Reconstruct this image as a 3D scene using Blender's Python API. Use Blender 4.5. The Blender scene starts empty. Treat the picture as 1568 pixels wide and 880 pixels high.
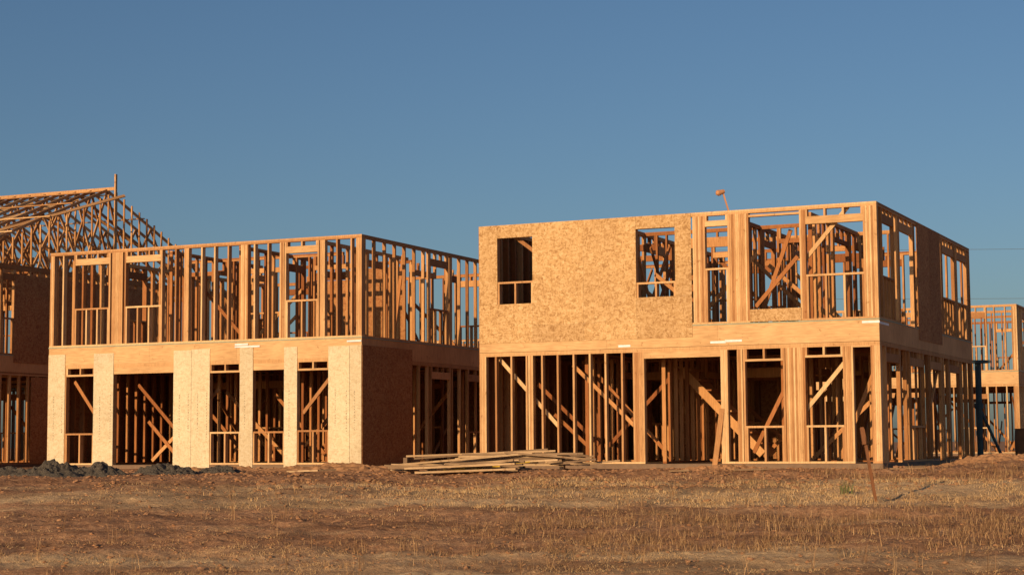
import bpy, math, random
from mathutils import Vector, noise, Matrix
random.seed(7)
D = bpy.data
scene = bpy.context.scene
R = random.random
def ru(a, b): return random.uniform(a, b)

# ------------------------------------------------------------ materials
def newmat(name, rough=0.8):
    m = D.materials.new(name); m.use_nodes = True
    nt = m.node_tree; b = nt.nodes['Principled BSDF']
    b.inputs['Roughness'].default_value = rough
    b.inputs['Specular IOR Level'].default_value = 0.15
    return m, nt, b
def N(nt, t): return nt.nodes.new(t)
def ramp(nt, stops):
    r = N(nt, 'ShaderNodeValToRGB'); e = r.color_ramp.elements
    while len(e) < len(stops): e.new(0.5)
    for i, (p, c) in enumerate(stops):
        e[i].position = p; e[i].color = (c[0], c[1], c[2], 1)
    return r
def coords(nt, scale, kind='Object'):
    tc = N(nt, 'ShaderNodeTexCoord'); mp = N(nt, 'ShaderNodeMapping')
    mp.inputs['Scale'].default_value = scale
    nt.links.new(tc.outputs[kind], mp.inputs[0]); return mp.outputs[0]
def tex_noise(nt, co, scale, detail=4, rough=.55):
    n = N(nt, 'ShaderNodeTexNoise'); n.inputs['Scale'].default_value = scale
    n.inputs['Detail'].default_value = detail; n.inputs['Roughness'].default_value = rough
    nt.links.new(co, n.inputs['Vector']); return n
def mix(nt, a, b, f, mode='MIX'):
    m = N(nt, 'ShaderNodeMix'); m.data_type = 'RGBA'; m.blend_type = mode
    for s, v in ((0, f), (6, a), (7, b)):
        if hasattr(v, 'links') or hasattr(v, 'is_output'): nt.links.new(v, m.inputs[s])
        elif isinstance(v, (int, float)): m.inputs[s].default_value = v
        else: m.inputs[s].default_value = (v[0], v[1], v[2], 1)
    return m.outputs[2]
def bump(nt, b, h, s, d=0.02):
    bp = N(nt, 'ShaderNodeBump'); bp.inputs['Strength'].default_value = s; bp.inputs['Distance'].default_value = d
    nt.links.new(h, bp.inputs['Height']); nt.links.new(bp.outputs[0], b.inputs['Normal'])

def lumber_mat(name, stops, grain=(18, 18, 1.3)):
    m, nt, b = newmat(name, .75)
    g = N(nt, 'ShaderNodeNewGeometry')
    r = ramp(nt, stops); nt.links.new(g.outputs['Random Per Island'], r.inputs[0])
    n = tex_noise(nt, coords(nt, grain), 3, 5)
    r2 = ramp(nt, [(.3, (.76, .71, .66)), (.7, (1.1, 1.09, 1.06))]); nt.links.new(n.outputs[0], r2.inputs[0])
    c = mix(nt, r.outputs[0], r2.outputs[0], 1.0, 'MULTIPLY')
    nk = tex_noise(nt, coords(nt, (1, 1, .8)), 9, 2)
    r3 = ramp(nt, [(.64, (1, 1, 1)), (.74, (.5, .38, .28))]); nt.links.new(nk.outputs[0], r3.inputs[0])
    c = mix(nt, c, r3.outputs[0], .6, 'MULTIPLY')
    nl = tex_noise(nt, coords(nt, (1, 1, 1)), .9, 3)
    r4 = ramp(nt, [(.35, (.86, .83, .8)), (.65, (1.05, 1.05, 1.05))]); nt.links.new(nl.outputs[0], r4.inputs[0])
    c = mix(nt, c, r4.outputs[0], 1.0, 'MULTIPLY')
    nt.links.new(c, b.inputs['Base Color']); bump(nt, b, n.outputs[0], .3, .004)
    return m
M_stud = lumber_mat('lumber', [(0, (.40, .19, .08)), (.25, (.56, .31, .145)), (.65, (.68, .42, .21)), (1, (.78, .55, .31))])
M_side = lumber_mat('lumber_side_shade', [(0, (.33, .145, .055)), (.5, (.50, .255, .105)), (1, (.66, .38, .18))])  # copy of lumber for shaded side walls, shade put into the colour
M_inner = lumber_mat('lumber_inner_shade', [(0, (.28, .10, .035)), (.5, (.45, .19, .07)), (1, (.66, .36, .155))])  # same lumber indoors, the dimness painted in as a darker, redder tone
M_beam = lumber_mat('glulam', [(0, (.60, .37, .18)), (1, (.72, .47, .25))], (1.0, 5, 9))
M_old = lumber_mat('weathered_lumber', [(0, (.18, .12, .08)), (.5, (.38, .26, .16)), (1, (.60, .43, .26))], (1.2, 18, 18))
M_joist = lumber_mat('joist_lumber_shade', [(0, (.20, .08, .03)), (1, (.34, .15, .06))])  # joists darkened in colour to paint the shade under the floor

def osb_mat(name, dark, mid, light, amt=1.0):
    m, nt, b = newmat(name, .85)
    co = coords(nt, (1, 1, 1))
    nd = tex_noise(nt, co, 5, 2)
    ad = N(nt, 'ShaderNodeVectorMath'); ad.operation = 'MULTIPLY_ADD'
    nt.links.new(nd.outputs['Color'], ad.inputs[0]); ad.inputs[1].default_value = (.2, .2, .2); nt.links.new(co, ad.inputs[2])
    outs = []
    for sc in ((13, 13, 40), (38, 38, 14)):
        mp = N(nt, 'ShaderNodeMapping'); mp.inputs['Scale'].default_value = sc
        nt.links.new(ad.outputs[0], mp.inputs[0])
        v = N(nt, 'ShaderNodeTexVoronoi'); v.inputs['Scale'].default_value = 1.0
        nt.links.new(mp.outputs[0], v.inputs['Vector'])
        sp = N(nt, 'ShaderNodeSeparateColor'); nt.links.new(v.outputs['Color'], sp.inputs[0]); outs.append(sp.outputs[0])
    mm = N(nt, 'ShaderNodeMath'); mm.operation = 'ADD'; nt.links.new(outs[0], mm.inputs[0]); nt.links.new(outs[1], mm.inputs[1])
    m2 = N(nt, 'ShaderNodeMath'); m2.operation = 'MULTIPLY'; nt.links.new(mm.outputs[0], m2.inputs[0]); m2.inputs[1].default_value = .5
    r = ramp(nt, [(.1, dark), (.45, mid), (.9, light)]); nt.links.new(m2.outputs[0], r.inputs[0])
    g = N(nt, 'ShaderNodeNewGeometry')
    r2 = ramp(nt, [(0, (.88, .86, .85)), (1, (1.05, 1.05, 1.05))]); nt.links.new(g.outputs['Random Per Island'], r2.inputs[0])
    c = mix(nt, r.outputs[0], r2.outputs[0], 1.0, 'MULTIPLY')
    nl = tex_noise(nt, co, 1.1, 3)
    r3 = ramp(nt, [(.3, (.92, .9, .88)), (.7, (1.05, 1.05, 1.03))]); nt.links.new(nl.outputs[0], r3.inputs[0])
    c = mix(nt, c, r3.outputs[0], 1.0, 'MULTIPLY')
    nt.links.new(c, b.inputs['Base Color']); bump(nt, b, m2.outputs[0], .2, .003)
    return m
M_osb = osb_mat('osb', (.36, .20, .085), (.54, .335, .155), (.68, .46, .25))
M_osbd = osb_mat('osb_shade', (.26, .10, .04), (.38, .165, .065), (.46, .24, .10))  # OSB on shaded faces and indoors, shade painted in as dark red-brown
M_pale = osb_mat('pale_panel', (.54, .44, .29), (.64, .54, .37), (.70, .61, .45))

def plain(name, col, rough=.7, metal=0, var=.15, sc=6):
    m, nt, b = newmat(name, rough)
    n = tex_noise(nt, coords(nt, (1, 1, 1)), sc, 4)
    lo = tuple(c*(1-var) for c in col); hi = tuple(min(1, c*(1+var)) for c in col)
    r = ramp(nt, [(.3, lo), (.7, hi)]); nt.links.new(n.outputs[0], r.inputs[0])
    nt.links.new(r.outputs[0], b.inputs['Base Color']); b.inputs['Metallic'].default_value = metal
    return m
M_conc = plain('concrete_shade', (.20, .13, .085))  # slab colour lowered to paint in interior shade and cut bounce light
M_steel = plain('galvanised_strap', (.75, .75, .78), .5)
M_teal = plain('green_edge_paint', (.32, .36, .27))
M_tealsteel = plain('teal_steel', (.05, .075, .085), .5)
M_ink = plain('ink_print', (.34, .27, .19))
M_white = plain('white_paint', (.62, .62, .60), .4)
M_glass = plain('dark_glass', (.03, .04, .05), .1)
M_rub = plain('rubber', (.02, .02, .02), .9)
M_rust = plain('rusty_steel', (.20, .085, .04), .8)
M_yel = plain('yellow_strap', (.65, .42, .06), .6)
M_wire = plain('wire', (.12, .13, .13), .6)
M_pole = plain('utility_pole_wood', (.16, .11, .08), .9)

# ------------------------------------------------------------ mesh builder
class MB:
    def __init__(s): s.v = []; s.f = []
    def box(s, x0, x1, y0, y1, z0, z1, j=0.0):
        n = len(s.v); dx = ru(-j, j); dy = ru(-j, j); ex = ru(-j, j)
        for z, o in ((z0, 0), (z1, 1)):
            ox = dx + (ex if o else 0); oy = dy
            s.v += [(x0+ox, y0+oy, z), (x1+ox, y0+oy, z), (x1+ox, y1+oy, z), (x0+ox, y1+oy, z)]
        s.f += [(n, n+3, n+2, n+1), (n+4, n+5, n+6, n+7), (n, n+1, n+5, n+4), (n+1, n+2, n+6, n+5), (n+2, n+3, n+7, n+6), (n+3, n, n+4, n+7)]
    def beam(s, p, q, w=.04, h=.09, side=Vector((0, 1, 0))):
        p = Vector(p); q = Vector(q); d = (q-p).normalized()
        a = side - d*side.dot(d)
        if a.length < .05: a = Vector((1, 0, 0)) - d*d.x
        a.normalize(); b = d.cross(a)
        n = len(s.v)
        for c in (p, q):
            for sa, sb in ((-1, -1), (1, -1), (1, 1), (-1, 1)):
                s.v.append(tuple(c + a*sa*w/2 + b*sb*h/2))
        s.f += [(n, n+3, n+2, n+1), (n+4, n+5, n+6, n+7), (n, n+1, n+5, n+4), (n+1, n+2, n+6, n+5), (n+2, n+3, n+7, n+6), (n+3, n, n+4, n+7)]
    def cyl(s, p, q, r0, r1=None, k=10):
        r1 = r0 if r1 is None else r1
        p = Vector(p); q = Vector(q); d = (q-p).normalized()
        a = d.orthogonal().normalized(); b = d.cross(a); n = len(s.v)
        for c, r in ((p, r0), (q, r1)):
            for i in range(k):
                t = 2*math.pi*i/k; s.v.append(tuple(c + a*r*math.cos(t) + b*r*math.sin(t)))
        for i in range(k):
            s.f.append((n+i, n+(i+1) % k, n+k+(i+1) % k, n+k+i))
        s.f.append(tuple(n+i for i in reversed(range(k)))); s.f.append(tuple(n+k+i for i in range(k)))
    def obj(s, name, mat, parent=None, bevel=0):
        me = D.meshes.new(name); me.from_pydata(s.v, [], s.f); me.update()
        o = D.objects.new(name, me); scene.collection.objects.link(o); me.materials.append(mat)
        if parent: o.parent = parent
        if bevel:
            bv = o.modifiers.new('b', 'BEVEL'); bv.width = bevel; bv.segments = 2
        return o
def empty(name, loc, rotz=0):
    e = D.objects.new(name, None); scene.collection.objects.link(e)
    e.location = loc; e.rotation_euler = (0, 0, rotz); return e

# ------------------------------------------------------------ stud wall
def wall(mb, axis, pos, a0, a1, z0, z1, th=.14, sp=.406, ops=(), posts=(), bm=None):
    bm = bm or mb
    zj = ru(-.004, .004); z1 += zj
    def bx(m, a, b, za, zb, t0=0., t1=None, j=0.):
        t1 = th if t1 is None else t1
        if axis == 'u': m.box(a, b, pos+t0, pos+t1, za, zb, j)
        else: m.box(pos+t0, pos+t1, a, b, za, zb, j)
    bx(mb, a0, a1, z1-.044, z1, -.002, th+.002); bx(mb, a0+.002, a1-.002, z1-.09, z1-.0455)
    zt = z1-.09; zb = z0+.045
    occ = []
    doors = sorted([(o[0], o[1]) for o in ops if o[2] <= z0+.02]); c = a0
    for d in doors:
        if d[0]-c > .05: bx(mb, c, d[0], z0, zb-.001, -.001, th+.001)
        c = d[1]
    if a1-c > .05: bx(mb, c, a1, z0, zb-.001, -.001, th+.001)
    for o in ops:
        a, b, sl, hd = o[:4]; hh = o[4] if len(o) > 4 else .19
        occ.append((a-.05, b+.05))
        if a-.045 > a0: bx(mb, a-.046, a-.001, zb, zt)
        if b+.045 < a1: bx(mb, b+.001, b+.046, zb, zt)
        top = min(hd+hh, zt-.001)
        bx(bm, a, b, hd, top, .004, th-.006)
        n = max(2, int((b-a)/.36)+1)
        if zt-top > .07:
            for i in range(n):
                x = a+.001+(b-a-.047)*i/(n-1); bx(mb, x, x+.045, top+.001, zt, .002, th-.002)
        if sl > z0+.02:
            bx(mb, a, b, sl-.045, sl, .002, th-.002)
            for i in range(n):
                x = a+.001+(b-a-.047)*i/(n-1); bx(mb, x, x+.045, zb, sl-.046, .003, th-.003)
    for (a, b) in posts:
        k = max(1, round((b-a)/.045)); w = (b-a)/k
        for i in range(k):
            bx(mb, a+i*w+.0015, a+(i+1)*w-.0015, zb, zt, ru(-.004, .004), th-.003)
        occ.append((a-.01, b+.01))
    x = a0
    while x < a1-.02:
        xx = min(x, a1-.046)
        if not any(xx+.045 > p and xx < q for p, q in occ): bx(mb, xx, xx+.045, zb, zt, j=.006)
        x += sp
    if x-sp < a1-.2:
        xx = a1-.046
        if not any(xx+.045 > p and xx < q for p, q in occ): bx(mb, xx, xx+.045, zb, zt)

def rand_ops(a0, a1, z0, n, zs=2.1):
    ops = []; c = a0+.5
    for i in range(n):
        c += ru(.3, 1.4); w = ru(.8, 1.5)
        if c+w > a1-.3: break
        ops.append((c, c+w, z0 if R() < .65 else z0+1.0, z0+zs, ru(.1, .25))); c += w+.3
    return ops
def braces(mb, n, u0, u1, w0, w1, z0, z1):
    for i in range(n):
        u = ru(u0, u1); w = ru(w0, w1); L = ru(1.2, 2.2)
        s = random.choice((-1, 1))
        zt = min(z1-.1, z0+L*ru(.9, 1.2))
        if R() < .6: mb.beam((u, w, z0+.1), (min(max(u+s*L, .2), u1), w, zt), .04, .09)
        else: mb.beam((u, w, z0+.1), (u, min(max(w+s*L, .2), w1), zt), .04, .09, Vector((1, 0, 0)))

Z1 = 2.72; Z2 = 3.222; ZT = 5.80
def shell_common(p, W, Dp):
    c = MB(); c.box(-.004, W+.004, -.004, Dp+.004, -.25, .055); c.obj('slab', M_conc, p)
    d = MB(); d.box(.05, W-.05, .06, Dp-.05, 3.165, 3.195); d.obj('subfloor', M_osbd, p)
    e = MB(); e.box(-.012, W+.012, -.014, Dp+.012, 3.197, 3.219); e.obj('subfloor_edge', M_teal, p)
    j = MB(); x = .4
    while x < W-.2:
        j.box(x, x+.045, .06, Dp-.06, 2.78, 3.163); x += .406
    j.obj('floor_joists', M_joist, p)
    r = MB()
    cuts = [0, W*.34, W*.62, W]
    for a, b in zip(cuts, cuts[1:]): r.box(a+.0015, b-.0015, -.003+ru(-.001, .001), .045, Z1+.005, 3.195)
    r.obj('rim_beam', M_beam, p)
    r = MB()
    r.box(0, W, Dp-.045, Dp, Z1+.005, 3.195)
    r.box(-.0, .045, .047, Dp-.047, Z1+.005, 3.195); r.box(W-.045, W, .047, Dp-.047, Z1+.005, 3.195)
    r.obj('side_rim_joist', M_side, p)

# ============================================================ house B2 (right, OSB upper)
def house_b2():
    W = 9.73; Dp = 10.8
    p = empty('wood_framed_house', (-.79, 42.61, 0), -math.radians(25))
    shell_common(p, W, Dp)
    s = MB(); g = MB(); q = MB(); sd_ = MB()
    wall(s, 'u', 0, 0, W, .06, Z1, ops=[(4.23, 6.08, .06, 2.48, .22), (6.66, 7.54, .90, 2.35, .05), (8.05, 8.90, .90, 2.40, .05), (9.13, 9.52, .06, 2.6, .1)],
         posts=[(0, .17), (1.28, 1.41), (3.95, 4.22), (6.12, 6.25), (6.47, 6.60), (7.60, 8.00), (8.95, 9.08), (9.56, 9.73)], bm=g)
    wall(s, 'u', 0, 0, W, Z2, ZT, ops=[(.49, 1.42, 4.42, 5.48, .12), (4.07, 5.03, 4.25, 5.50, .12), (5.76, 6.30, 4.5, 5.46, .13), (6.80, 7.98, Z2, 5.62, .05), (8.12, 9.42, 4.25, 5.38, .17)],
         posts=[(5.46, 5.72), (6.35, 6.75), (8.02, 8.08), (9.47, 9.73)], bm=g)
    wall(sd_, 'w', W-.09, .15, Dp, .06, Z1, th=.09, sp=.61, ops=[(.6, 1.9, .06, 2.3), (3.0, 4.5, .9, 2.3), (5.3, 6.6, .06, 2.3), (7.6, 8.9, .06, 2.3)])
    wall(sd_, 'w', W-.09, .15, Dp, Z2, ZT, th=.09, sp=.61, ops=[(.5, 1.6, 4.2, 5.4), (2.2, 3.6, Z2, 5.4), (7.1, 8.6, 4.2, 5.35), (9.0, 10.3, 4.2, 5.35)])
    wall(q, 'w', 0, .15, Dp, .06, Z1); wall(q, 'w', 0, .15, Dp, Z2, ZT, ops=[(5, 6.2, 4.2, 5.4)])
    wall(q, 'u', Dp-.14, .15, W-.15, .06, Z1, ops=[(1.2, 3.2, .06, 2.3), (4.5, 5.9, .9, 2.3), (7, 8, .9, 2.3)])
    wall(q, 'u', Dp-.14, .15, W-.15, Z2, ZT, ops=[(.9, 2.2, 4.2, 5.4), (3.4, 4.8, 4.2, 5.4), (6.6, 7.9, 4.2, 5.4)])
    for w, a0 in ((2.9, 6.4), (4.6, .3), (6.9, 3.0), (8.7, .8)):
        wall(q, 'u', w+ru(-.2, .2), a0+ru(.0, .5), W-ru(.2, 2.2), .06, Z1-.01, th=.09, ops=rand_ops(a0+.5, W-1, .06, 4))
    for u in (2.4, 4.4, 7.3):
        wall(q, 'w', u, ru(.4, 1), Dp-ru(.3, 2.5), .06, Z1-.01, th=.09, ops=rand_ops(2, Dp-1, .06, 3))
    for w in (3.0, 5.2, 8.0):
        wall(q, 'u', w+ru(-.2, .2), ru(.2, 3.2), W-ru(.2, 2.8), Z2, ZT-.02, th=.09, ops=rand_ops(1, W-1, Z2, 4))
    for u in (3.1, 6.1, 7.9):
        wall(q, 'w', u, ru(.4, 2), Dp-ru(.3, 3.5), Z2, ZT-.02, th=.09, ops=rand_ops(2, Dp-1, Z2, 3))
    braces(q, 20, .3, W-.3, .3, Dp-.3, .06, Z1); braces(q, 18, .3, W-.3, .3, Dp-.3, Z2, ZT)
    s.beam((8.0, .19, 4.55), (9.05, .19, 5.74)); q.beam((6.85, .3, 3.6), (7.85, .3, 4.7)); q.beam((6.75, 1.0, 3.4), (7.5, 1.0, 5.4))
    s.beam((.55, .25, 5.75), (1.9, .25, 4.75)); s.beam((8.0, .22, 1.25), (8.95, .22, 2.35)); s.beam((.4, .25, 2.6), (2.0, .25, .9))
    q.beam((1.0, 1.2, 2.0), (2.6, 1.2, .5)); q.beam((2.2, .6, 2.4), (3.9, .6, .8))
    q.beam((6.75, .25, .3), (7.6, .25, 1.9)); s.beam((5.95, -.12, .02), (6.1, .02, 1.3), .045, .12)
    q.beam((9.6, 4.7, .3), (9.6, 7.0, 2.6), .04, .09, Vector((1, 0, 0)))
    for dw in (0, .9):
        q.beam((4.3, 2.4+dw, 2.3), (6.3, 2.4+dw, .25), .045, .2)
    for i in range(8):
        t = (i+.5)/8; q.box(4.3+2.0*t-.13, 4.3+2.0*t+.13, 2.38, 3.32, 2.3-2.05*t+.12, 2.3-2.05*t+.155)
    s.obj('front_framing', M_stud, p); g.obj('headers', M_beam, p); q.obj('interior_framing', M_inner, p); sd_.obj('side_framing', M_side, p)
    o = MB()
    def pn(a, b, za, zb):
        y = -.016+ru(-.001, .001); o.box(a+.002, b-.002, y, -.0045, za+.0015, zb-.0015)
    zb = 2.94; zt = 5.795
    pn(0, .49, 3.88, zt); pn(.49, 1.42, 5.48, zt); pn(0, 1.42, zb, 3.88)
    pn(1.42, 2.74, 3.35, zt); pn(1.42, 2.74, zb, 3.35); pn(2.74, 4.07, 3.35, zt); pn(2.74, 4.07, zb, 3.35)
    pn(4.07, 5.03, 5.50, zt); pn(5.03, 5.43, 3.9, zt); pn(4.07, 5.43, zb, 3.9)
    pn(6.80, 8.0, 3.235, 3.52)
    o.obj('osb_sheathing', M_osb, p)
    # rows of nail heads / chalk marks along the studs behind the sheets
    nl = MB(); x = .1
    while x < 5.4:
        z = 3.0
        while z < 5.7:
            inwin = (.45 < x < 1.46 and 3.85 < z < 5.5) or (4.03 < x < 5.07 and 3.87 < z < 5.53)
            if not inwin and R() < .8: nl.box(x, x+.014, -.0195, -.0180, z, z+.014, .004)
            z += .2
        x += .406
    nl.obj('nail_heads', M_rust, p)
    k = MB()
    k.box(-.014, -.003, 0, 3.6, 2.95, 5.79); k.box(-.014, -.003, 0, 5.2, .06, 2.94); k.box(-.014, -.003, 5.21, Dp, .06, 2.94)  # ground-floor sheets added to block the background and darken the rooms
    k.box(W+.003, W+.014, 4.03, 5.38, 2.95, 5.79); k.box(W+.003, W+.014, 5.39, 6.75, 2.95, 5.79)
    k.box(.2, 4.2, Dp+.002, Dp+.013, .06, 2.9)  # back-wall sheet added to darken the ground floor
    k.box(2.5, 4.3, 7.4, 7.412, .07, 2.6); k.box(4.6, 5.7, 7.9, 7.912, .07, 2.6)  # dark sheets added indoors, standing in for deep shade
    k.obj('sheathing_and_shade_sheets', M_osbd, p)
    t = MB()
    for a, b, z in ((5.85, 6.22, 2.78), (9.35, 9.74, 3.12), (3.6, 3.9, 2.76), (6.2, 6.6, 2.80)):
        t.box(a, b, -.009, -.0055, z, z+.05)
    t.box(W+.001, W+.004, .02, .9, 3.1, 3.15)
    t.obj('steel_straps', M_steel, p)
    return p

# ============================================================ house B1 (left centre)
def house_b1():
    W = 9.66; Dp = 10.8
    p = empty('wood_framed_house', (-12.58, 47.83, 0), -math.radians(24.0))
    shell_common(p, W, Dp)
    s = MB(); g = MB(); q = MB(); sd_ = MB()
    wall(s, 'u', 0, 0, W, .06, Z1, ops=[(.59, 1.51, .90, 2.42, .05), (2.15, 4.05, .06, 2.46, .25), (5.18, 6.11, .90, 2.42, .05), (6.49, 7.43, .90, 2.46, .25), (7.80, 8.72, .92, 2.42, .05)], bm=g)
    wall(s, 'u', 0, 0, W, Z2, ZT, ops=[(.84, 1.95, 4.25, 5.42, .17), (2.5, 3.62, 4.25, 5.42, .17), (7.46, 8.38, 4.22, 5.42, .17)],
         posts=[(0, .14), (2.05, 2.4), (4.35, 4.5), (6.1, 6.32), (7.27, 7.40), (8.45, 8.60), (9.5, 9.66)], bm=g)
    wall(sd_, 'w', W-.09, .15, Dp, .06, Z1, th=.09, sp=.5, ops=[(3.9, 5.0, .06, 2.3), (6.2, 7.2, .9, 2.3)])
    wall(sd_, 'w', W-.09, .15, Dp, Z2, ZT, th=.09, sp=.55, ops=[(3.8, 4.9, 4.2, 5.35)])
    wall(q, 'w', 0, .15, Dp, .06, Z1); wall(q, 'w', 0, .15, Dp, Z2, ZT, ops=[(3, 4.2, 4.2, 5.4)])
    wall(q, 'u', Dp-.14, .15, W-.15, .06, Z1, ops=[(1.2, 3.2, .06, 2.3), (6.2, 7.2, .9, 2.3)])
    wall(q, 'u', Dp-.14, .15, W-.15, Z2, ZT, ops=[(.9, 2.2, 4.2, 5.4), (3.4, 4.8, 4.2, 5.4), (7.2, 8.4, 4.2, 5.4)])
    for w in (4.4, 7.3):
        wall(q, 'u', w+ru(-.2, .2), ru(.2, 1.2), W-ru(.2, 1.8), .06, Z1-.01, th=.09, ops=rand_ops(1, W-1, .06, 4))
    for u in (1.2, 4.3, 7.2):
        wall(q, 'w', u, ru(.3, .8), Dp-ru(.3, 2.5), .06, Z1-.01, th=.09, ops=rand_ops(3, Dp-1, .06, 3))
    for w in (3.3, 5.9):
        wall(q, 'u', w+ru(-.2, .2), ru(.2, 3.2), W-ru(.2, 2.8), Z2, ZT-.02, th=.09, ops=rand_ops(1, W-1, Z2, 4))
    for u in (3.3, 5.6, 8.1):
        wall(q, 'w', u, ru(.6, 2), Dp-ru(2, 5.5), Z2, ZT-.02, th=.09, ops=rand_ops(2, Dp-1, Z2, 3))
    braces(q, 18, .3, W-.3, .3, Dp-.3, .06, Z1); braces(q, 9, .3, W-.3, .6, Dp-.3, Z2, ZT)
    s.beam((7.85, .22, 1.35), (8.7, .22, 2.3)); q.beam((2.3, .9, 2.2), (3.9, .9, .6)); q.beam((3.0, .4, 1.2), (4.0, .4, .2)); q.beam((.65, .3, 2.3), (1.5, .3, 1.2))
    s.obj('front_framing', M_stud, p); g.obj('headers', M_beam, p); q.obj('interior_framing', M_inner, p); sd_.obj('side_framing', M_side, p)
    o = MB(); ink = MB()
    for a, b in ((0, .56), (1.50, 2.15), (4.06, 4.62), (4.62, 5.19), (6.10, 6.50), (7.42, 7.81), (8.71, 9.32), (9.32, 9.66)):
        y = -.018+ru(-.002, .002)
        o.box(a+.004, b-.004, y, -.0055, -.02, 3.03+ru(-.02, .02))
        for kx in range(1 if b-a < .5 else 2):
            cx = a+.1+(b-a-.2)*(kx+.3)/1.3
            z = ru(.6, 1.0)
            while z < 1.9:
                h = ru(.02, .05); ink.box(cx, cx+ru(.012, .03), y-.0015, y-.0005, z, z+h); z += h+ru(.015, .05)
    o.obj('shear_panels', M_pale, p); ink.obj('panel_print', M_ink, p)
    k = MB(); k.box(W+.006, W+.017, 0, 1.35, -.02, 3.02); k.box(W+.006, W+.016, 1.355, 2.72, -.02, 3.02)
    k.box(-.017, -.006, 0, 5.2, .06, 3.0); k.box(-.017, -.006, 5.21, Dp, .06, 3.0)  # left-wall sheets added to keep the ground floor dark
    k.box(.2, 4.2, Dp+.006, Dp+.017, .06, 2.9); k.box(4.6, 8.2, Dp+.006, Dp+.017, .06, 2.9)  # back-wall sheets added to block sky light from the ground floor
    k.box(3.35, 5.5, 8.5, 8.512, Z2+.05, 5.5); k.box(6.7, 8.0, 5.5, 5.512, Z2+.05, 5.55)
    k.box(1.4, 4.2, 7.9, 7.912, .07, 2.6); k.box(4.5, 7.0, 7.95, 7.962, .07, 2.6)  # dark sheets added inside in place of the deep ground-floor shade
    k.obj('sheathing_and_shade_sheets', M_osbd, p)
    t = MB()
    for a, b, z in ((5.95, 6.7, 3.05), (9.25, 9.66, 3.10), (5.95, 6.35, 3.11)):
        t.box(a, b, -.026, -.0225, z, z+.045)
    t.obj('steel_straps', M_steel, p)

# ============================================================ roofed house B0 (far left)
def house_b0():
    W = 12.0; Dp = 14.2; a = math.radians(24)
    cx, cy = -15.5, 49.3
    p = empty('wood_framed_house', (cx-W*math.cos(a), cy+W*math.sin(a), 0), -a)
    shell_common(p, W, Dp)
    s = MB(); q = MB(); r = MB()
    wall(s, 'u', 0, 0, W, .06, Z1, ops=[(2, 4, .06, 2.4), (6, 8, .9, 2.3)]); wall(s, 'u', 0, 0, W, Z2, ZT, ops=[(2, 4, 4.2, 5.4), (6, 8, 4.2, 5.4)])
    wall(s, 'w', W-.09, .15, Dp, .06, Z1, th=.09); wall(s, 'w', W-.09, .15, Dp, Z2, ZT, th=.09, ops=[(1.8, 2.3, 4.3, 5.4)])
    wall(q, 'w', 0, .15, Dp, .06, Z1); wall(q, 'w', 0, .15, Dp, Z2, ZT)
    wall(q, 'u', Dp-.14, .15, W-.15, .06, Z1); wall(q, 'u', Dp-.14, .15, W-.15, Z2, ZT)
    for w in (3, 7, 10): wall(q, 'u', w, .2, W-.3, .06, Z1-.02, th=.09, ops=rand_ops(1, W-1, .06, 4)); wall(q, 'u', w+.4, .2, W-.3, Z2, ZT-.02, th=.09, ops=rand_ops(1, W-1, Z2, 4))
    braces(q, 12, .3, W-.3, .3, Dp-.3, .06, Z1); braces(q, 10, .3, W-.3, .3, Dp-.3, Z2, ZT)
    k = MB(); k.box(W+.003, W+.014, 2.3, 4.9, 3.0, 5.6); k.box(W+.003, W+.014, 4.91, 9, 3.0, 5.6); k.box(-.014, -.003, 0, Dp, .05, 3.0); k.box(W+.003, W+.013, 3.1, 4.9, .05, 2.6)
    k.obj('sheathing_and_shade_sheets', M_osbd, p)
    pk = 7.1; zp = 8.70; z0 = 5.83; sl = (zp-z0)/pk
    X = Vector((1, 0, 0))
    u = .05; tb = MB()
    while u < W+.01:
        uu = u
        r.beam((uu, -.5, z0+.05-.5*sl), (uu, pk, zp), .04, .09, X); r.beam((uu, pk, zp), (uu, Dp+.5, z0+.05-.5*sl), .04, .09, X)
        tb.beam((uu, -.0, z0+.05), (uu, Dp, z0+.05), .04, .09, X)
        n = 6; pts = []
        for j in range(1, n):
            w = Dp*j/n; zt = zp-abs(w-pk)*sl-.05
            pts.append((w, zt))
        prev = (Dp*.5/n, z0+.1)
        for j, (w, zt) in enumerate(pts):
            tb.beam((uu, prev[0], z0+.1), (uu, w, zt), .036, .085, X)
            nx = w+Dp*.5/n
            tb.beam((uu, w, zt), (uu, nx, z0+.1), .036, .085, X); prev = (nx, z0+.1)
        u += .61
    w = .6
    while w < Dp-.4:
        zt = zp-abs(w-pk)*sl-.06
        if zt > z0+.25: tb.beam((W-.03, w, z0+.1), (W-.03, w, zt), .05, .04, X)
        w += .41
    for w in (1.0, 2.4, 3.9, 5.4, 6.7, 7.5, 9, 11):
        zt = zp-abs(w-pk)*sl
        u0 = ru(0, 2); r.beam((u0, w, zt+.075), (W-ru(0, .4), w, zt+.075), .09, .03)
    r.beam((.05, pk, zp+.04), (W-.05, pk, zp+.04), .04, .1)
    for j in range(6):
        u0 = 1.5+1.8*j; r.beam((u0, 1.0, z0+.55), (u0+2.2, 6.6, zp-.3), .04, .09); tb.beam((u0, 7.4, zp-.5), (u0+1.6, 11, z0+.3), .04, .09)
    r.beam((W-.02, pk, z0+.3), (W-.02, pk, zp+.5), .05, .09, X)
    s.obj('outer_framing', M_side, p); q.obj('interior_framing', M_inner, p); r.obj('roof_rafters', M_stud, p); tb.obj('roof_truss_webs', M_side, p)

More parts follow.
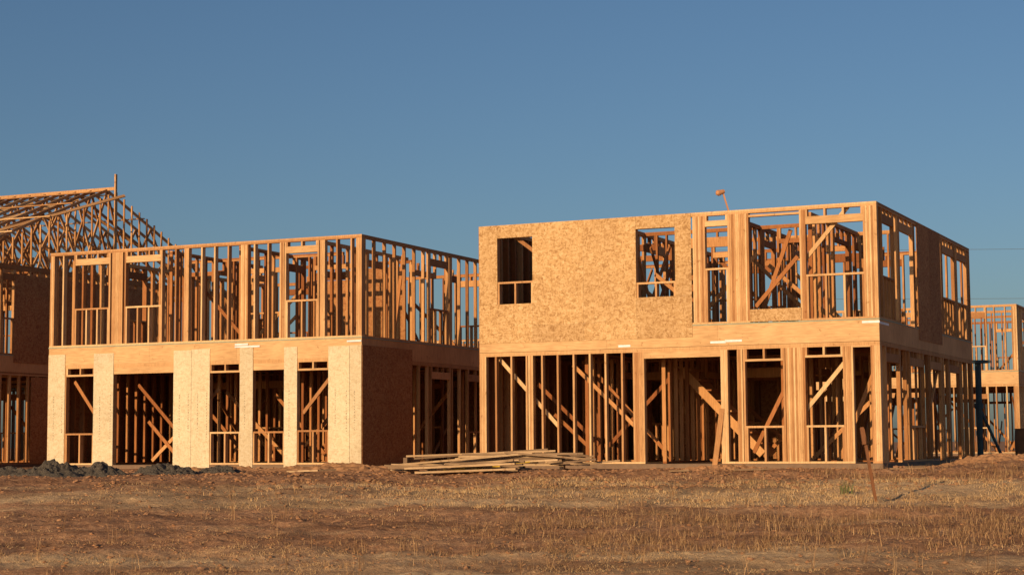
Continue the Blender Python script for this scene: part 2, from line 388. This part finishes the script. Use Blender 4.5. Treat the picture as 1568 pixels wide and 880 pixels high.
def generic(loc, W, Dp, rot, sheath=True):
    p = empty('wood_framed_house', loc, -math.radians(rot)); shell_common(p, W, Dp)
    s = MB(); q = MB()
    for z0, z1 in ((.06, Z1), (Z2, ZT)):
        sill = z0+1.0
        wall(s, 'u', 0, 0, W, z0, z1, ops=[(1, 2.2, sill, z0+2.1), (3.6, 5.2, z0, z0+2.2), (6.3, 7.4, sill, z0+2.1)], posts=[(W-.2, W)])
        wall(s, 'w', W-.14, .15, Dp, z0, z1, ops=rand_ops(0, Dp, z0, 3)); wall(q, 'w', 0, .15, Dp, z0, z1)
        wall(q, 'u', Dp-.14, .15, W-.15, z0, z1, ops=rand_ops(0, W, z0, 3))
        for w in (3, 6): wall(q, 'u', w, .2, W-.3, z0, z1-.02, th=.09, ops=rand_ops(1, W-1, z0, 4))
        braces(q, 7, .3, W-.3, .3, Dp-.3, z0, z1)
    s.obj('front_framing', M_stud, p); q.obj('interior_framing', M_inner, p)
    if sheath:
        k = MB(); k.box(-.014, -.003, 0, Dp, .05, 3.0); k.obj('sheathing_and_shade_sheets', M_osbd, p)
    return p
house_b2(); house_b1(); house_b0()
a = math.radians(25)
generic((19.5-8.6*math.cos(a), 68+8.6*math.sin(a), 0), 8.6, 10, 25)
generic((3.5, 84, 0), 9.6, 10, 25); generic((-9.5, 92, 0), 9.6, 10, 25)
generic((30, 75, 0), 8.6, 10, 25)

# ------------------------------------------------------------ terrain
def lerp_pts(y, P):
    if y <= P[0][0]: return P[0][1]
    for (a, b), (c, d) in zip(P, P[1:]):
        if y <= c:
            return b+(d-b)*(y-a)/(c-a)
    return P[-1][1]
PROF = [(12, -1.38), (23, -1.2), (27, -.88), (31, -.53), (34.5, -.25), (36.8, -.11), (38.5, -.06), (60, -.03)]
def gh(x, y):
    h = lerp_pts(y, PROF)
    if y < 60 and abs(x) < 40:
        n = noise.fractal(Vector((x*.35, y*.35, 0)), 1, 2, 3)*.07
        n += noise.fractal(Vector((x*1.6, y*1.6, 3)), .8, 2, 4)*.045
        if y < 42: n += noise.fractal(Vector((x*5, y*5, 7)), .8, 2, 3)*.018
        rough = math.exp(-((y-37.2-(0 if x > -2 else (-x-2)*.3))/1.5)**2)
        n += rough*max(0, noise.fractal(Vector((x*.9, y*1.4, 9)), .8, 2, 4)+.1)*.14
        k = 1 if y < 36 else max(.3, 1-(y-36)/4)
        h += n*k
        if x > 9: h += math.exp(-((y-39)/1.6)**2)*.16*min(1, (x-9)/2)
        h += .07*math.exp(-((y-29.8-.3*noise.noise(Vector((x*.4, 0, 5))))/.35)**2)*min(1, max(0, (x-1)/3))
    return h
xs = [-4000, -1500, -600, -250, -100, -60, -40, -28, -22, -18]
x = -15.0
while x < 15: xs.append(x); x += .07
xs += [15.5, 18, 22, 28, 40, 60, 100, 250, 600, 1500, 4000]
ys = [-4000, -1000, -300, -100, -30, 0, 8, 14, 18, 20]
y = 21.0
while y < 42: ys.append(y); y += .07
while y < 56: ys.append(y); y += .4
ys += [60, 70, 90, 130, 250, 600, 1500, 5000]
vs = [(x, y, gh(x, y)) for y in ys for x in xs]; nx = len(xs)
fs = [(j*nx+i, j*nx+i+1, (j+1)*nx+i+1, (j+1)*nx+i) for j in range(len(ys)-1) for i in range(nx-1)]
me = D.meshes.new('ground'); me.from_pydata(vs, [], fs); me.polygons.foreach_set('use_smooth', [True]*len(fs)); me.update()
go = D.objects.new('ground', me); scene.collection.objects.link(go)
m, nt, b = newmat('ground_soil', .95)
co = coords(nt, (1, 1, 1)); cb = coords(nt, (.14, .5, 1))
n1 = tex_noise(nt, co, 9, 6, .7); soil = ramp(nt, [(.3, (.22, .11, .058)), (.5, (.42, .22, .115)), (.7, (.60, .35, .19))]); nt.links.new(n1.outputs[0], soil.inputs[0])
n2 = tex_noise(nt, coords(nt, (6, 20, 1)), 2.2, 6, .7); straw = ramp(nt, [(.35, (.38, .23, .12)), (.52, (.64, .44, .24)), (.7, (.80, .60, .36))]); nt.links.new(n2.outputs[0], straw.inputs[0])
n3 = tex_noise(nt, cb, 1.6, 5, .6)
sx = N(nt, 'ShaderNodeSeparateXYZ'); nt.links.new(co, sx.inputs[0])
mr = N(nt, 'ShaderNodeMapRange'); nt.links.new(sx.outputs[1], mr.inputs[0]); mr.inputs[1].default_value = 20; mr.inputs[2].default_value = 40
bandr = ramp(nt, [(.0, (.60,)*3), (.25, (.60,)*3), (.33, (.40,)*3), (.50, (.42,)*3), (.56, (.68,)*3), (.72, (.68,)*3), (.82, (.12,)*3)]); nt.links.new(mr.outputs[0], bandr.inputs[0])
mrx = N(nt, 'ShaderNodeMapRange'); nt.links.new(sx.outputs[0], mrx.inputs[0]); mrx.inputs[1].default_value = -8; mrx.inputs[2].default_value = 3; mrx.inputs[3].default_value = -.12; mrx.inputs[4].default_value = 0
a1 = N(nt, 'ShaderNodeMath'); a1.operation = 'ADD'; nt.links.new(n3.outputs[0], a1.inputs[0]); nt.links.new(bandr.outputs[0], a1.inputs[1])
a2 = N(nt, 'ShaderNodeMath'); a2.operation = 'ADD'; nt.links.new(a1.outputs[0], a2.inputs[0]); nt.links.new(mrx.outputs[0], a2.inputs[1])
a3 = N(nt, 'ShaderNodeMath'); a3.operation = 'SUBTRACT'; nt.links.new(a2.outputs[0], a3.inputs[0]); a3.inputs[1].default_value = .5
msk = ramp(nt, [(.42, (0, 0, 0)), (.66, (.85, .85, .85))]); nt.links.new(a3.outputs[0], msk.inputs[0])
c = mix(nt, soil.outputs[0], straw.outputs[0], msk.outputs[0])
n5 = tex_noise(nt, coords(nt, (.22, .7, 1)), 1.3, 4, .6); r5 = ramp(nt, [(.36, (.62, .58, .56)), (.58, (1.05, 1.05, 1.05))]); nt.links.new(n5.outputs[0], r5.inputs[0])
c = mix(nt, c, r5.outputs[0], 1.0, 'MULTIPLY')
nt.links.new(c, b.inputs['Base Color']); bump(nt, b, n1.outputs[0], .9, .06)
me.materials.append(m)

# ------------------------------------------------------------ grass
def grass_mat(name, stops):
    m, nt, b = newmat(name, .8); g = N(nt, 'ShaderNodeNewGeometry'); r = ramp(nt, stops)
    nt.links.new(g.outputs['Random Per Island'], r.inputs[0]); nt.links.new(r.outputs[0], b.inputs['Base Color']); return m
M_dry = grass_mat('dry_grass', [(0, (.26, .15, .07)), (.5, (.48, .31, .15)), (1, (.66, .47, .26))])
M_weed = grass_mat('brown_weeds', [(0, (.11, .06, .033)), (.6, (.24, .135, .07)), (1, (.48, .31, .16))])
M_green = grass_mat('green_weed', [(0, (.09, .09, .035)), (1, (.16, .17, .06))])
def tuft(mb, x, y, n, hmin, hmax, w, spread, lean=.5):
    z = gh(x, y)-.01
    for i in range(n):
        bx = x+random.gauss(0, spread); by = y+random.gauss(0, spread); h = ru(hmin, hmax)
        t = ru(0, 6.28); dx = math.cos(t)*h*ru(0, lean); dy = math.sin(t)*h*ru(0, lean); t2 = ru(-.6, .6)
        wx = math.cos(t2)*w/2; wy = math.sin(t2)*w/2; k = len(mb.v)
        mb.v += [(bx-wx, by-wy, z), (bx+wx, by+wy, z), (bx+dx*.4+wx*.7, by+dy*.4+wy*.7, z+h*.6), (bx+dx*.4-wx*.7, by+dy*.4-wy*.7, z+h*.6), (bx+dx, by+dy, z+h)]
        mb.f += [(k, k+1, k+2, k+3), (k+3, k+2, k+4)]
dg = MB(); wg = MB()
def scatter(mb, n, x0, x1, y0, y1, thr, args, seed, fx=0):
    for i in range(n):
        x = ru(x0, x1); y = ru(y0, y1)
        if abs(x) > y*.31: continue
        e = min(1, (y-y0)/1.2, (y1-y)/1.2)
        if R() > e: continue
        if fx and R() > min(1, (x-x0)/fx): continue
        if noise.fractal(Vector((x*.45, y*1.1, seed)), 1, 2, 4) < thr+ru(-.2, .2): continue
        a = list(args); sc = ru(.6, 1.3); a[1] *= sc; a[2] *= sc
        tuft(mb, x, y, *a)
scatter(dg, 7500, -8, 8, 19.5, 27.0, .12, (7, .012, .045, .006, .08, 2.0), 1)
scatter(dg, 2200, -9, 9, 26, 31, .22, (5, .015, .05, .007, .07, 1.7), 2)
scatter(dg, 6500, -6, 11.5, 30.0, 36, .0, (6, .02, .09, .008, .08, 1.1), 3, 8)
scatter(dg, 1300, -11, 2, 30, 36, .2, (5, .015, .07, .008, .07, 1.3), 4)
scatter(wg, 3400, -3, 9.5, 24.5, 30, -.02, (7, .04, .17, .008, .08, .9), 5, 6)
scatter(wg, 1000, -8, 3, 22, 29, .14, (6, .02, .09, .008, .07, 1.2), 6)
scatter(wg, 800, 3, 12, 34.0, 38, .05, (7, .05, .2, .008, .06, .6), 7)
for i in range(90):
    x = ru(-7.5, 9); y = ru(22, 34)
    tuft(wg, x, y, 4, .18, .42, .008, .03, .5)
dg.obj('dry_grass', M_dry); wg.obj('brown_weeds', M_weed)
gw = MB()
for i in range(10): tuft(gw, 6.05+random.gauss(0, .07), 32.4+random.gauss(0, .07), 3, .1, .3, .014, .03, .5)
gw.obj('green_weed', M_green)

# ------------------------------------------------------------ dirt clods
cl = MB()
def rock(mb, x, y, z, r):
    k = len(mb.v); P = [(1, 0, 0), (-1, 0, 0), (0, 1, 0), (0, -1, 0), (0, 0, .8), (0, 0, -.8), (.6, .6, .5), (-.6, .6, .5), (-.6, -.6, .5), (.6, -.6, .5)]
    t = ru(0, 6.28); c, s = math.cos(t), math.sin(t)
    for a, b2, d in P:
        f = r*ru(.65, 1.2); mb.v.append((x+(a*c-b2*s)*f, y+(a*s+b2*c)*f, z+d*f*.8))
    for f in [(4, 6, 7), (4, 7, 8), (4, 8, 9), (4, 9, 6), (0, 2, 6), (2, 1, 7), (1, 3, 8), (3, 0, 9), (6, 2, 7), (7, 1, 8), (8, 3, 9), (9, 0, 6), (5, 2, 0), (5, 1, 2), (5, 3, 1), (5, 0, 3)]:
        mb.f.append(tuple(k+i for i in f))
for i in range(4600):
    x = ru(-12.5, 12.5); y = ru(33.5, 40)+(max(0, -x-2)*.35 if R() < .5 else 0)
    r = abs(random.gauss(0, .025))+.012
    if R() < .02: r *= 2.0
    rock(cl, x, y, gh(x, y), r)
for i in range(3500):
    x = ru(-8, 8); y = ru(21, 34); rock(cl, x, y, gh(x, y), abs(random.gauss(0, .016))+.008)
cl.obj('dirt_clods', plain('clod_soil', (.34, .18, .095), .95, 0, .3, 12))

# ------------------------------------------------------------ gravel piles
mg, nt, b = newmat('gravel', .95)
n = tex_noise(nt, coords(nt, (1, 1, 1)), 28, 5, .8); r = ramp(nt, [(.3, (.07, .06, .05)), (.7, (.24, .20, .16))]); nt.links.new(n.outputs[0], r.inputs[0])
nt.links.new(r.outputs[0], b.inputs['Base Color']); bump(nt, b, n.outputs[0], 1, .08)
def mound(x, y, rx, ry, h, name, mat, seed):
    mb = MB(); K = 44
    for j in range(K+1):
        for i in range(K+1):
            a = -1+2*i/K; c = -1+2*j/K; d = math.sqrt(a*a+c*c)
            z = max(0, 1-d)**.85*(1+.5*noise.fractal(Vector((a*2.5, c*2.5, seed)), 1, 2, 3))
            px = x+a*rx; py = y+c*ry
            mb.v.append((px, py, gh(px, py)-.05+h*z+.09*min(1, z*2)*noise.fractal(Vector((px*6, py*6, seed)), .8, 2, 4)))
    for j in range(K):
        for i in range(K):
            k = j*(K+1)+i; mb.f.append((k, k+1, k+K+2, k+K+1))
    mb.obj(name, mat)
for (x, y, rx, ry, h, sd) in ((-10.9, 38.5, 1.0, .9, .22, 1), (-9.7, 37.5, .9, .8, .36, 2), (-8.9, 37.9, .8, .7, .32, 3), (-7.6, 38.5, .9, .7, .26, 4), (-6.5, 39.2, .8, .6, .18, 5)):
    mound(x, y, rx, ry, h, 'gravel_pile', mg, sd)
md = plain('dirt_mound_soil', (.36, .19, .095), .95, 0, .35, 10)
for (x, y, rx, ry, h, sd) in ((-4.0, 41.2, 2.6, 1.2, .20, 11), (10.8, 39.5, 1.6, 1.0, .22, 12), (12.2, 41, 1.8, 1, .3, 13), (4.6, 38.4, 1.4, .6, .12, 14), (-6.8, 42.6, 2, 1, .12, 15)):
    mound(x, y, rx, ry, h, 'dirt_mound', md, sd)

# ------------------------------------------------------------ lumber pile
lp = empty('lumber_pile', (-.45, 39.4, -.07), -math.radians(4)); st = MB(); bd = MB(); yb = MB()
for x0 in (-.4, .6, 1.5): st.box(x0, x0+.09, -.5, .5, .0, .12)
for lay in range(6):
    yy = -.5
    while yy < .4:
        x0 = -.8+ru(-.3, .15)+.07*lay; st.box(x0, x0+2.4+ru(-.5, .35), yy+.003, yy+.137, .122+lay*.047, .122+lay*.047+.044, .005); yy += .142
st.beam((-1.9, -.3, .35), (1.4, -.2, .445), .13, .04); st.beam((-1.7, -.5, .30), (1.2, .2, .48), .13, .04); st.beam((-2.1, -.9, .16), (.9, -.55, .40), .13, .04); st.beam((.3, -.6, .42), (2.3, -.5, .25), .13, .04)
st.beam((-1.9, -.5, .12), (-1.75, .5, .12), .09, .4); 
for i in range(26):
    x0 = ru(-2.2, -.6); L = ru(1.0, 2.6); y0 = -.65-i*.06
    bd.beam((x0, y0+ru(-.1, .1), gh(x0-.4, 39.4+y0)+ru(.09, .25)), (x0+L, y0+ru(-.5, .5), gh(x0+L-.4, 39.4+y0)+ru(.09, .30)), ru(.09, .18), .04)
for i in range(6):
    x0 = ru(1.2, 2.2); y0 = ru(-1.0, .2); bd.beam((x0, y0, ru(.1, .2)), (x0+ru(.4, 1), y0+ru(-.4, .4), ru(.1, .35)), .09, .04)
yb.beam((-.5, -1.9, .10), (.9, -1.4, .22), .05, .03); yb.beam((-.2, -2.1, .08), (.7, -1.3, .22), .05, .03); yb.beam((-.9, -2.0, .06), (.3, -1.9, .14), .09, .03)
st.obj('stacked_boards', M_old, lp); bd.obj('loose_boards', M_old, lp); yb.obj('yellow_strapping', M_yel, lp)
sb = MB()
for i in range(12):
    x0 = ru(-11, 11); y0 = ru(37.2, 38.2)+max(0, -x0-2)*.3; L = ru(.25, .8); z = max(gh(x0, y0), gh(x0+L, y0))+.03
    sb.beam((x0, y0, z), (x0+L, y0+ru(-.4, .4), z+.01), .08, .035)
sb.obj('scrap_boards', M_old)
sk = MB(); z0 = gh(6.3, 31); sk.beam((6.36, 31, z0-.2), (6.14, 31.05, z0+1.28), .05, .05); sk.beam((6.15, 31.0, z0+1.0), (6.13, 31.1, z0+1.3), .065, .06); sk.obj('survey_stake', M_rust)

# ------------------------------------------------------------ leaning stick with a knob
lm = MB(); lm.beam((5.32, 41.3, 5.3), (5.0, 41.3, 6.40), .04, .035); lm.cyl((4.88, 41.27, 6.39), (5.03, 41.3, 6.44), .075, .045, 12); lm.cyl((4.84, 41.25, 6.36), (4.88, 41.27, 6.39), .03, .075, 12)
lm.obj('knobbed_stick', plain('stick_orange', (.5, .24, .12)))

# ------------------------------------------------------------ pickup
def pickup(loc, rot):
    p = empty('pickup_truck', loc, rot)
    prof = [(-2.6, .45), (-2.6, 1.0), (-.85, 1.02), (-.75, 1.75), (.45, 1.78), (1.15, 1.12), (2.35, 1.02), (2.6, .85), (2.6, .45)]
    mb = MB(); n = len(prof)
    for y in (-.92, .92):
        for x, z in prof: mb.v.append((x, y*(.86 if z > 1.5 else 1), z))
    mb.f.append(tuple(range(n))); mb.f.append(tuple(reversed(range(n, 2*n))))
    for i in range(n): mb.f.append((i, n+i, n+(i+1) % n, (i+1) % n))
    mb.obj('body', M_white, p, .03)
    g = MB()
    for sg in (-1, 1):
        k = len(g.v); y = sg*.93; y2 = sg*.82
        g.v += [(-.7, y, 1.1), (.9, y, 1.1), (.4, y2, 1.68), (-.65, y2, 1.68)]; g.f.append((k, k+1, k+2, k+3))
    g.beam((1.14, -.7, 1.2), (1.14, .7, 1.2), .02, .05); g.obj('windows', M_glass, p)
    w = MB()
    for x in (-1.7, 1.7):
        for y in (-.95, .75): w.cyl((x, y, .38), (x, y+.2, .38), .38, None, 20)
    w.obj('wheels', M_rub, p)
    b = MB(); b.box(2.6, 2.72, -.85, .85, .45, .65); b.box(-2.72, -2.6, -.85, .85, .45, .65); b.obj('bumpers', M_wire, p, .02)
pickup((7.2, 58.5, -.03), math.radians(160))

sc = MB(); X0, Y0 = 13.35, 50.6
sc.cyl((X0, Y0, -.05), (X0, Y0, 2.75), .09); sc.box(X0-.28, X0+.3, Y0-.2, Y0+.2, 2.75, 2.83); sc.box(X0-.25, X0+.25, Y0-.25, Y0+.25, -.05, .05)
sc.cyl((X0, Y0, 1.5), (X0+.7, Y0+.2, .02), .045); sc.cyl((X0, Y0, 1.45), (X0, Y0, 1.6), .13)
sc.obj('steel_shoring_post', M_tealsteel)
for i, (x, y) in enumerate(((15.6, 54), (16.3, 54.6))):
    br = MB(); z = -.04
    br.cyl((x, y, z), (x, y, .3), .27, .29, 18); br.cyl((x, y, .3), (x, y, .6), .29, .29, 18); br.cyl((x, y, .6), (x, y, .88), .29, .27, 18); br.cyl((x, y, .88), (x, y, .9), .29, .29, 18); br.obj('steel_barrel', M_rust)

# utility pole + lines
up = empty('utility_pole', (4.3, 120, -.05)); q = MB(); q.cyl((0, 0, 0), (0, 0, 14.9), .17, .11, 12); q.box(-1.1, 1.1, -.06, .06, 13.6, 13.75); q.box(-.8, .8, -.06, .06, 10.3, 10.42); q.obj('pole', M_pole, up)
wr = MB()
for (z0, z1, dy) in ((13.8, 14.0, 0), (10.5, 10.6, 0)):
    pr = None
    for i in range(21):
        t = i/20; pt = (90*t, -6*t+dy, z0+(z1-z0)*t-1.0*4*t*(1-t)*.5)
        if pr: wr.cyl(pr, pt, .012, None, 5)
        pr = pt
wr.obj('lines', M_wire, up)
up2 = empty('utility_pole', (94.3, 114, -.05)); q = MB(); q.cyl((0, 0, 0), (0, 0, 14.9), .17, .11, 12); q.box(-1.1, 1.1, -.06, .06, 13.6, 13.75); q.obj('pole', M_pole, up2)

# ------------------------------------------------------------ light
el = math.radians(14); az = math.atan2(-.55, -.83)
sd = Vector((math.sin(az)*math.cos(el), math.cos(az)*math.cos(el), math.sin(el)))
L = D.lights.new('sun', 'SUN'); L.energy = 4.6; L.angle = math.radians(.5); L.color = (1, .71, .40)
lo = D.objects.new('sun', L); scene.collection.objects.link(lo); lo.rotation_euler = (-sd).to_track_quat('-Z', 'Y').to_euler(); lo.location = (-30, -40, 30)
w = D.worlds.new('World'); scene.world = w; w.use_nodes = True; nt = w.node_tree
sk = nt.nodes.new('ShaderNodeTexSky'); sk.sky_type = 'NISHITA'; sk.sun_disc = False; sk.sun_elevation = el; sk.sun_rotation = az % (2*math.pi)
sk.air_density = 1.0; sk.dust_density = 1.3; sk.ozone_density = 4.0
nt.links.new(sk.outputs[0], nt.nodes['Background'].inputs[0]); nt.nodes['Background'].inputs[1].default_value = .076

# ------------------------------------------------------------ camera
cam = D.cameras.new('camera'); cam.lens = 61.99; cam.sensor_width = 36; cam.clip_end = 8000; cam.clip_start = .1
co_ = D.objects.new('camera', cam); scene.collection.objects.link(co_)
Mx = Matrix.Rotation(math.radians(90+5.085), 4, 'X') @ Matrix.Rotation(-.007, 4, 'Z'); Mx.translation = (0, 0, .52)
co_.matrix_world = Mx; scene.camera = co_
scene.view_settings.view_transform = 'Standard'; scene.view_settings.look = 'None'; scene.view_settings.exposure = 0
print('done')
